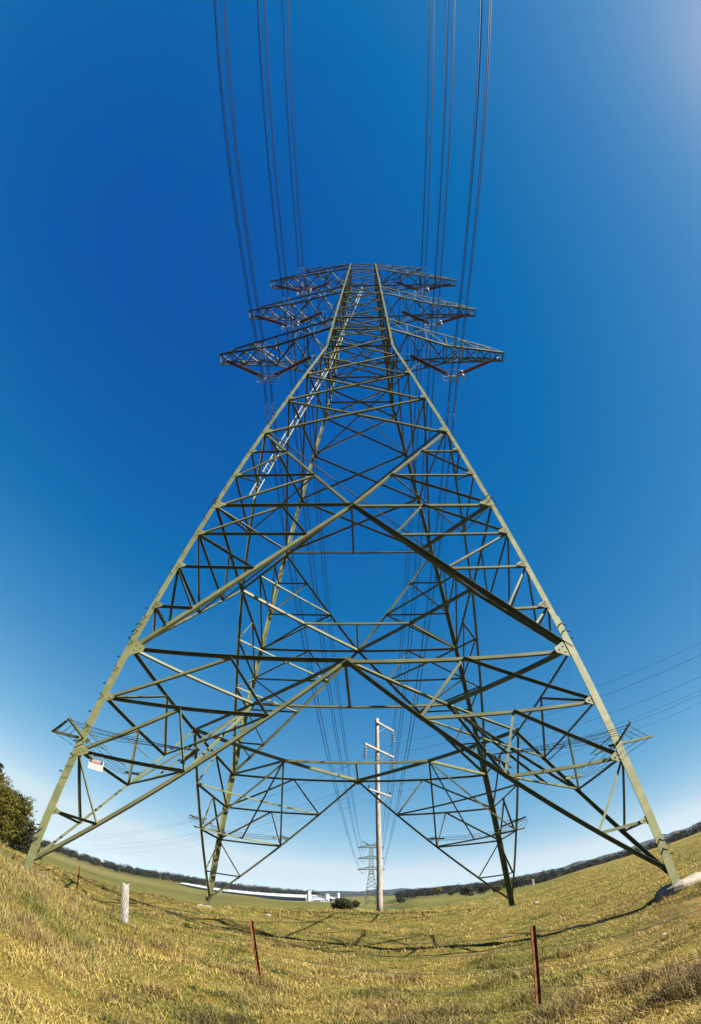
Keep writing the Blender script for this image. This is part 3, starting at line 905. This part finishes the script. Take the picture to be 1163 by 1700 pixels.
for arm in range(3):
    zb, zt, L, yx = ARMS[arm]
    for sx in (-1, 1):
        t = empty('conductor_bundle', f"four-wire conductor bundle carried by the {ARM_WORD[arm]} {'left' if sx < 0 else 'right'} arm of the near tower", 'power line', 'conductor bundles')
        zc = zb - 4.70 - .34
        for ox in (-.28, .28):
            for oz in (.26, -.26):
                k = .80 if arm == 2 else 1.0
                pts = near_curve(zc + oz, sx * yx + ox, k=k) + far_curve(zc + oz, sx * yx + ox)
                mb = MB(); mb.tube(pts, .031, 5)
                mb.obj('wire', M['wire'], t)
                for sgn in (-1, 1):
                    for dd in (2.6, 3.5):
                        o = link('vibration_damper', damper_me, t)
                        y = sgn * dd
                        z = zc + oz + (near_z(dd) * k if sgn < 0 else FAR[2] * dd / 500 - 4 * 8 * (dd / 500))
                        o.location = (sx * yx + ox, y, z)
        fc = far_curve(zc, sx * yx)
        for i in (5, 13, 20, 28, 35, 43, 50):
            o = link('spacer', spacer_me, t, fc[i])
for sx in (-1, 1):
    x0, z0 = sx * 8.95, 75.8
    mb = MB()
    mb.tube(near_curve(z0, x0, k=.75) + far_curve(z0, x0), .008, 4)
    tag(mb.obj('earth_wire', M['wire'], None), f"single thin earth wire from the {'left' if sx < 0 else 'right'} horn at the top of the near tower", 'power line', 'earth wires')

# ------------------------------------------------------------------ the next tower down the line
GAUGE[0] = 2.6
far_t = build_tower('small distant lattice tower seen behind the timber power pole', False)
GAUGE[0] = 1.0
far_t.location = FAR
for i, v in enumerate(VSETS):
    c = copy_tree(v)
    c.location = FAR
    c['label'] = f"tiny V-shaped insulator pair under the {ARM_WORD[i // 2]} {'left' if i % 2 == 0 else 'right'} arm of the distant tower"

# ------------------------------------------------------------------ warning sign on the near-left leg
def build_sign():
    t = empty('warning_sign', 'white rectangular warning sign hung from a brace beside the near left leg', 'sign', None, (-6.71, -7.56, 3.66))
    t.rotation_euler = (rad(8), rad(2), 0)
    mb = MB(); mb.box((0, 0, 0), (.25, 0, 0), (0, .004, 0), (0, 0, .15)); mb.obj('plate', M['sign_white'], t)
    mb = MB(); mb.box((0, -.006, .098), (.222, 0, 0), (0, .002, 0), (0, 0, .040)); mb.obj('header', M['sign_black'], t)
    mb = MB()
    n = 28
    vs_ = [(.172 * math.cos(2 * math.pi * i / n), y, .098 + .044 * math.sin(2 * math.pi * i / n)) for y in (-.011, -.008) for i in range(n)]
    mb.add(vs_, [tuple(range(n)), tuple(range(2 * n - 1, n - 1, -1))] + [(i, i + n, (i + 1) % n + n, (i + 1) % n) for i in range(n)])
    mb.obj('red_oval', M['sign_red'], t)
    for s in (-1, 1):
        mb = MB(); mb.bar((s * .17, .0, .15), (s * .17, .02, .30), .012, .012); mb.obj('hanger', M['galv'], t)
build_sign()

# ------------------------------------------------------------------ timber power pole and its wires
PX, PY = 1.13, 13.46
ADIR = Vector((2.08, 3.3, 0)).normalized()      # cross-arm direction
def build_pole():
    zg = gz(PX, PY)
    t = empty('power_pole', 'tall weathered timber power pole with three cross arms, behind the big tower', 'power pole', None, (PX, PY, 0))
    mb = MB()
    pts = [(.02 * math.sin(z * .5), .02 * math.cos(z * .4), z) for z in np.linspace(zg - .3, 14.55, 16)]
    mb.tube(pts, [.20 - .075 * i / 15 for i in range(16)], 12)
    pole = mb.obj('pole', M['pole_wood'], t, smooth=True)
    res = []
    for z, s0, s1, h in ((14.15, -.45, 2.0, .12), (12.0, -1.9, 1.9, .12), (8.82, -1.45, 1.35, .10)):
        mb = MB()
        off = Vector((ADIR.y, -ADIR.x, 0)) * .18
        mb.bar(ADIR * s0 + off + UP * z, ADIR * s1 + off + UP * z, .11, h * 1.15)
        a = mb.obj('cross_arm', M['pole_wood'], t)
        for s in ((1,) if z > 14 else (-1, 1)):
            mb = MB(); mb.bar(off * .9 + UP * (z - .75), ADIR * s * .8 + off * 1.45 + UP * (z - .06), .045, .02); mb.obj('brace', M['galv'], a)
        res.append((z, s0, s1, off))
    mb = MB()
    ends = []
    z, s0, s1, off = res[2]
    for s in (s0 + .1, -.55, s1 - .1):
        p = ADIR * s + off + UP * (z + .05)
        mb = MB(); mb.tube([p, p + UP * .10, p + UP * .12, p + UP * .17, p + UP * .18, p + UP * .24], [.02, .02, .06, .055, .075, .045], 8)
        mb.obj('pin_insulator', M['dark_steel'], t)
        ends.append(p + UP * .24 + Vector((PX, PY, 0)))
    hang = []
    for (z, s, off, nm) in ((14.15, 1.9, res[0][3], 'right end of the top arm'), (12.0, -1.8, res[1][3], 'left end of the middle arm'), (12.0, 1.8, res[1][3], 'right end of the middle arm')):
        p = ADIR * s + off + UP * (z - .07) + Vector((PX, PY, 0))
        e = p - UP * .95
        mb = MB(); ribbed(mb, p - UP * .15, e, 4, .03, .135, 10)
        mb.tube([p, p - UP * .16], .015, 5); mb.tube([e, e - UP * .07], .03, 6)
        tag(mb.obj('disc_insulator', M['grey_ins'], None), f'grey disc insulators hung from the {nm} of the timber pole', 'insulator', 'disc insulators of the timber pole')
        hang.append(e - UP * .07)
    return hang, ends
HANG, PINS = build_pole()
words = ['top arm of the timber pole', 'left end of the middle arm of the timber pole', 'right end of the middle arm of the timber pole',
         'left end of the lowest arm of the timber pole', 'lowest arm just left of the timber pole', 'right end of the lowest arm of the timber pole']
for i, p in enumerate(HANG + PINS):
    pts = []
    for k in range(40, 0, -1):
        s = 300 * k / 40
        pts.append(p + Vector((-.70 * s, .714 * s, -.118 * s + .00043 * s * s)))
    pts.append(p)
    for k in range(1, 15):
        s = 70 * k / 14
        pts.append(p + Vector((.846 * s, -.533 * s, -.018 * s + .00025 * s * s)))
    mb = MB(); mb.tube(pts, .0085 if i < 3 else .0065, 4)
    tag(mb.obj('overhead_wire', M['wire'], None), f'thin overhead wire fixed to the {words[i]}', 'power line', 'wires on the timber pole')

# ------------------------------------------------------------------ fence
def picket(loc, lean, label, h=1.22):
    mb = MB()
    for k in range(3):
        a = rad(90 + 120 * k)
        d = Vector((math.cos(a), math.sin(a), 0))
        pz = Vector((-d.y, d.x, 0))
        mb.box(d * .019, d * .021, pz * .004, (0, 0, 0))if False else None
        c = d * .019 + UP * (h / 2 - .1)
        mb.box(c, d * .019, pz * .0045, UP * (h / 2 + .1))
        for j in range(4):
            mb.box(d * .036 + UP * (.25 + .26 * j), d * .007, pz * .0075, UP * .012)
    o = mb.obj('star_picket', M['rust'], None)
    o.location = loc
    o.rotation_euler = lean
    return tag(o, label, 'fence post', 'steel fence pickets')
p1 = polar(16.95, 6.2); p2 = polar(-11.85, 9.0); p3 = polar(-26.4, 13.5); p4 = polar(-31.75, 20.3)
picket((*p1, gz(*p1)), (0, rad(-1.2), 0), 'rusty steel picket nearest the camera, right of centre', 1.22)
picket((*p2, gz(*p2)), (0, rad(-8), 0), 'thin rusty steel picket standing left of centre in the grass', 1.22)
picket((*p4, gz(*p4) + .0), (0, rad(0), 0), 'dark distant steel picket beyond the grey wooden post', 1.2)
def wood_post():
    mb = MB()
    n = 12
    vs_ = []
    for z in (-.3, .3, .8, 1.14):
        for i in range(n):
            a = 2 * math.pi * i / n
            r = .105 * (1 + .12 * math.sin(3 * a + 1) + .05 * math.sin(5 * a + z))
            zt = z
            if z > 1: zt = z + .05 * math.sin(a * 2 + .5) - (.09 if i in (2, 3) else 0)
            vs_.append((r * math.cos(a), r * .8 * math.sin(a), zt))
    fs_ = [(j * n + i, j * n + (i + 1) % n, (j + 1) * n + (i + 1) % n, (j + 1) * n + i) for j in range(3) for i in range(n)] + [tuple(3 * n + i for i in range(n))]
    mb.add(vs_, fs_)
    o = mb.obj('wooden_post', M['grey_wood'], None)
    o.location = (*p3, gz(*p3))
    o.rotation_euler = (0, rad(-3.3), 0)
    tag(o, 'weathered grey split wooden fence post in the grass at left', 'fence post')
wood_post()
fl = [polar(44, 5.2), p1, p2, p3, p4]
hts = [('lowest', .32), ('second lowest', .62), ('second highest', .90), ('highest', 1.12)]
for nm, h in hts:
    pts = []
    for a, b in zip(fl[:-1], fl[1:]):
        za, zb_ = gz(*a) + h, gz(*b) + h
        for i in range(8):
            f = i / 8
            pts.append((a[0] + (b[0] - a[0]) * f, a[1] + (b[1] - a[1]) * f + .03, za + (zb_ - za) * f - .05 * 4 * f * (1 - f)))
    mb = MB(); mb.tube(pts, .0045, 4)
    tag(mb.obj('fence_wire', M['fence_wire'], None), f'{nm} strand of the thin wire fence crossing the foreground', 'fence wire', 'strands of the wire fence')
wx, wy = polar(17.2, 66)
mb = MB(); mb.box((0, 0, .45), (.11, 0, 0), (0, .09, 0), (0, 0, .55)); mb.box((0, 0, 1.02), (.09, 0, 0), (0, .07, 0), (0, 0, .03))
o = mb.obj('marker_post', M['grey_wood'], None); o.location = (wx, wy, gz(wx, wy)); tag(o, 'small white marker post on the grassy slope right of the far right leg', 'post')
for az, r, s, lab in ((-11.2, 26.5, .16, 'small pale rock in the grass beside the far left leg'), (17.3, 26.5, .17, 'small flat pale rock beside the far right leg'), (30.5, 9.2, .06, 'tiny pale stone on the bare ground at right')):
    x, y = polar(az, r)
    mb = MB()
    n = 9
    vs_ = [(s * k * (1 + .25 * math.sin(2.3 * i + zi)) * math.cos(2 * math.pi * i / n), s * .8 * k * math.sin(2 * math.pi * i / n), s * zi) for zi, k in ((-.3, .9), (.25, 1), (.6, .55)) for i in range(n)]
    mb.add(vs_, [(j * n + i, j * n + (i + 1) % n, (j + 1) * n + (i + 1) % n, (j + 1) * n + i) for j in range(2) for i in range(n)] + [tuple(2 * n + i for i in range(n))])
    o = mb.obj('rock', M['rock'], None); o.location = (x, y, gz(x, y)); tag(o, lab, 'rock')

# ------------------------------------------------------------------ trees
def leaf_cloud(lobes, n, size, base, tip, flat=.8):
    """n leaf-sized quads spread in and over ellipsoid lobes [(c, r, weight)]"""
    V, T = [], []
    w = np.array([l[2] for l in lobes], float); w /= w.sum()
    cnt = RNG.multinomial(n, w)
    for (c, r, _), k in zip(lobes, cnt):
        d = RNG.normal(0, 1, (k, 3)); d /= np.linalg.norm(d, axis=1, keepdims=True)
        rr = RNG.uniform(.35, 1.06, (k, 1)) ** .6
        clump = 1 + .22 * np.sin(d[:, :1] * 7 + c[0]) * np.cos(d[:, 1:2] * 6 + c[1]) + .14 * np.sin(d[:, 2:3] * 11 + c[2] * 3)
        p = np.array(c) + d * rr * clump * np.array(r)
        a = RNG.normal(0, 1, (k, 3)); a /= np.linalg.norm(a, axis=1, keepdims=True)
        b = np.cross(a, RNG.normal(0, 1, (k, 3))); b /= np.linalg.norm(b, axis=1, keepdims=True)
        s = size * RNG.uniform(.5, 1.5, (k, 1))
        V.append(np.stack([p - a * s, p + b * s * .45, p + a * s, p - b * s * .45], 1).reshape(-1, 3))
        f = RNG.uniform(0, 1, (k, 1))
        lobe_f = RNG.uniform(.8, 1.2) * .76
        T.append(np.repeat((np.array(base) * (1 - f) + np.array(tip) * f) * RNG.uniform(.7, 1.3, (k, 1)) * lobe_f, 4, 0))
    return np.concatenate(V), np.concatenate(T)
def tree_obj(az, r, h, wid, label, n=2500, size=.16, base=(.035, .045, .012), tip=(.085, .085, .025), nl=9, name='tree', cat='tree', trunk=.22, group=None, squat=1.0, seed=0):
    global RNG
    keep = RNG
    RNG = np.random.default_rng(100 + seed)
    x, y = polar(az, r)
    t = empty(name, label, cat, group, (x, y, gz(x, y) - .1))
    lobes = []
    for i in range(nl):
        a = RNG.uniform(0, 2 * np.pi); q = math.sqrt(RNG.uniform(0, 1)) * wid * .62
        hz = trunk + (1 - trunk) * RNG.uniform(.18, .88) * (1 - .35 * (q / wid) ** 2)
        s = wid * RNG.uniform(.28, .48)
        lobes.append(((q * math.cos(a), q * math.sin(a), hz * h), (s, s, s * .72 * squat), s * s))
    lobes.append(((0, 0, h * .62), (wid * .5, wid * .5, h * .32), (wid * .5) ** 2))
    V, T = leaf_cloud(lobes, n, size, base, tip)
    k = len(V) // 4
    me = np_mesh('crown', V, np.arange(4 * k).reshape(-1, 4), np.zeros((0, 3), int), T, M['leaf'])
    link('crown', me, t)
    mb = MB()
    r0 = max(.09, h * .028)
    mb.tube([(0, 0, -.2), (.03 * h, 0, h * .3), (.01 * h, .02 * h, h * .62)], [r0 * 1.2, r0 * .8, r0 * .35], 7)
    for c, s, _ in lobes[:6]:
        mb.tube([(.03 * h, 0, h * .28), (c[0] * .55, c[1] * .55, (h * .3 + c[2]) / 2), c], [r0 * .55, r0 * .35, r0 * .12], 5)
    mb.obj('trunk', M['trunk'], t)
    RNG = keep
    return t
OL = dict(base=(.034, .034, .005), tip=(.088, .080, .013))
DK = dict(base=(.012, .014, .007), tip=(.034, .033, .014))
tree_obj(-45.2, 50, 9.2, 4.3, 'tall gum tree cut by the left edge of the view', 16000, .17, seed=1, **DK)
tree_obj(-42.0, 40, 5.6, 4.0, 'bushy olive green tree at the left edge behind the near left leg', 42000, .095, seed=2, trunk=.06, nl=14, **OL)
tree_obj(-40.4, 58, 6.6, 3.6, 'dark rounded tree just behind the olive bushy tree at left', 12000, .17, seed=3, trunk=.08, nl=12, **DK)
tree_obj(-37.6, 75, 4.6, 3.2, 'low dark tree right of the left edge trees', 7000, .18, seed=4, trunk=.08, nl=10, **DK)
tree_obj(-3.0, 70, 2.9, 2.3, 'dark round bush left of the timber power pole', 9000, .10, seed=5, trunk=.03, nl=10, name='bush', cat='bush', **DK)
tree_obj(-1.9, 190, 5.0, 2.4, 'slender tree with a flat top behind the dark round bush', 1800, .3, seed=6, trunk=.45, nl=6, **DK)
mid = [(-.3 + 3.2, 330, 5.5, 3.6, 'small dark tree just right of the timber power pole'), (6.9, 330, 8.0, 4.5, 'broad paddock tree with visible trunk, right of the timber pole'),
       (9.9, 210, 5.4, 3.4, 'dark paddock tree standing lowest on the right paddock'), (8.3, 330, 5.0, 3.6, 'small rounded tree between two larger paddock trees at right'),
       (11.9, 260, 6.4, 4.8, 'wide olive paddock tree left of the far right leg'), (13.2, 270, 5.2, 4.2, 'low olive tree touching the far right leg'), (18.6, 300, 5.6, 4.6, 'green tree above the white marker post'), (20.4, 310, 5.0, 4.6, 'green tree at the foot of the right hand forest')]
for i, (az, r, h, wd, lab) in enumerate(mid):
    tree_obj(az, r, h, wd, lab, 1500, .36, seed=20 + i, trunk=.2, group='trees in the far paddocks', nl=8, **(DK if i % 2 == 0 else OL))

def woodland(name, label, spec, base, tip):
    """a far wood that reads as one band: many small crowns in one object"""
    V, T = [], []
    for (a0, a1, r0, r1, h0, h1, num) in spec:
        for i in range(num):
            az = RNG.uniform(a0, a1); r = RNG.uniform(r0, r1); h = RNG.uniform(h0, h1)
            x, y = polar(az, r); z = gz(x, y)
            wd = h * RNG.uniform(.28, .48)
            lobes = [((x + RNG.normal() * wd * .5, y, z + h * RNG.uniform(.35, .8)), (wd * .7, wd * .7, h * .26), 1) for _ in range(4)]
            v, tt = leaf_cloud(lobes, 150, .80, base, tip)
            V.append(v); T.append(tt * RNG.uniform(.7, 1.3))
    V = np.concatenate(V); T = np.concatenate(T); k = len(V) // 4
    o = link(name, np_mesh(name, V, np.arange(4 * k).reshape(-1, 4), np.zeros((0, 3), int), T, M['leaf']))
    o['label'] = label; o['category'] = 'woodland'; o['kind'] = 'stuff'
DW = ((.009, .010, .007), (.024, .022, .013))
woodland('woodland', 'dark band of far woodland beyond the left paddock', [(-46, -19, 560, 720, 8, 13, 420), (-21, -6, 780, 950, 10, 16, 280)], *DW)
woodland('woodland', 'dark band of far woodland along the right hand skyline', [(2.5, 16, 560, 720, 9, 14, 300), (14, 42, 420, 640, 8, 13.5, 560)], *DW)

# ------------------------------------------------------------------ farm sheds, silo, tanks
def shed(pa, pb, width, wall_h, roof_h, za, zb_, label, group=None, doors=0):
    a, b = Vector((*pa, za)), Vector((*pb, zb_))
    d = (b - a).normalized()
    s = Vector((d.y, -d.x, 0)).normalized()
    if s.y > 0: s = -s
    t = empty('shed', label, 'shed', group, a)
    d0 = b - a
    mb = MB()
    for k in (1, -1):
        p0 = s * k * width / 2
        mb.add([p0 - UP * 3, p0 + d0 - UP * 3, p0 + d0 + UP * wall_h, p0 + UP * wall_h], [(0, 1, 2, 3)])
    for e in (Vector((0, 0, 0)), d0):
        mb.add([e + s * width / 2 - UP * 3, e - s * width / 2 - UP * 3, e - s * width / 2 + UP * wall_h, e + UP * (wall_h + roof_h), e + s * width / 2 + UP * wall_h], [(0, 1, 2, 3, 4)])
    mb.obj('wall', M['shed_wall'], t)
    mb = MB()
    ov = d * .6
    for k in (1, -1):
        e0 = s * k * (width / 2 + .5) + UP * (wall_h - .12); r0 = UP * (wall_h + roof_h + .02)
        mb.add([e0 - ov, e0 + d0 + ov, r0 + d0 + ov, r0 - ov, e0 - ov + UP * .12, e0 + d0 + ov + UP * .12, r0 + d0 + ov + UP * .12, r0 - ov + UP * .12],
               [(0, 1, 2, 3), (7, 6, 5, 4), (0, 4, 5, 1), (1, 5, 6, 2), (3, 2, 6, 7), (0, 3, 7, 4)])
    rf = mb.obj('roof', M['white'], t)
    L_ = d0.length
    for i in range(int(L_ / 26)):
        c = d0 * ((i + .5) * 26 / L_) + UP * (wall_h + roof_h + .3)
        mb = MB(); mb.box(c, d * 1.1, s * .5, UP * .32); mb.obj('ridge_vent', M['galv'], rf)
    for i in range(max(1, int(L_ / 45))):
        c = d0 * ((i + .55) * 45 / max(L_, 45)) + s * (width / 2 + .04) + UP * (wall_h * .5 - .6)
        mb = MB(); mb.box(c, d * 1.5, s * .05, UP * (wall_h * .5 + .4)); mb.obj('door', M['galv'], t)
    return t
SA = polar(-20.2, 560); SB = polar(-15.9, 455); SC2 = polar(-15.4, 445); SD = polar(-6.0, 300)
def el_z(r, el): return CAM.z + r * math.tan(rad(el))
shed(SA, SB, 14, 1.3, 1.9, el_z(560, -.08), el_z(455, -.10), 'long low white roofed farm shed farthest away, left of the far left leg', 'farm sheds')
shed(SC2, SD, 14, 1.5, 2.2, el_z(445, -.10), el_z(300, .12), 'longest white roofed farm shed, right of the far left leg', 'farm sheds')
def cyl_thing(name, az, r, el0, el1, wdeg, label, cat, group=None, cone=True):
    x, y = polar(az, r); z0 = el_z(r, el0) - 1.2; z1 = el_z(r, el1)
    rr = r * rad(wdeg) / 2
    t = empty(name, label, cat, group, (x, y, z0))
    mb = MB(); mb.tube([(0, 0, 0), (0, 0, z1 - z0)], rr, 16); mb.obj('body', M['white'], t, smooth=False)
    mb = MB(); mb.tube([(0, 0, z1 - z0 + .01), (0, 0, z1 - z0 + rr * .45)], [rr * 1.04, rr * .15], 16); mb.obj('roof', M['galv'], t)
cyl_thing('silo', -6.88, 288, .25, 1.33, .45, 'tall white feed silo in front of the longest shed', 'silo')
cyl_thing('tank', -4.95, 290, .3, 1.0, .5, 'white tank at the right end of the longest shed', 'tank', 'white tanks')
cyl_thing('tank', -3.75, 300, .45, 1.18, .32, 'narrow white tank farthest right, beside the dark bush', 'tank', 'white tanks')
shed(polar(-5.9, 285), polar(-5.2, 279), 5, .7, .7, el_z(285, .02), el_z(279, .05), 'small white hut at the right end of the longest shed', 'farm huts')
shed(polar(-4.6, 302), polar(-4.1, 303), 5, 1.3, .9, el_z(300, .25), el_z(300, .25), 'small white hut between the two white tanks', 'farm huts')

# ------------------------------------------------------------------ haze
USE_HAZE = True
if USE_HAZE:
    mb = MB(); mb.box((0, 1300, 60), (3600, 0, 0), (0, 3700, 0), (0, 0, 75))
    m = bpy.data.materials.new('haze'); m.use_nodes = True
    n = m.node_tree; n.nodes.clear()
    ou = n.nodes.new('ShaderNodeOutputMaterial'); pv = n.nodes.new('ShaderNodeVolumePrincipled')
    pv.inputs['Color'].default_value = (.62, .80, 1, 1); pv.inputs['Density'].default_value = .00003
    n.links.new(pv.outputs[0], ou.inputs['Volume'])
    o = mb.obj('haze', m); o['kind'] = 'stuff'
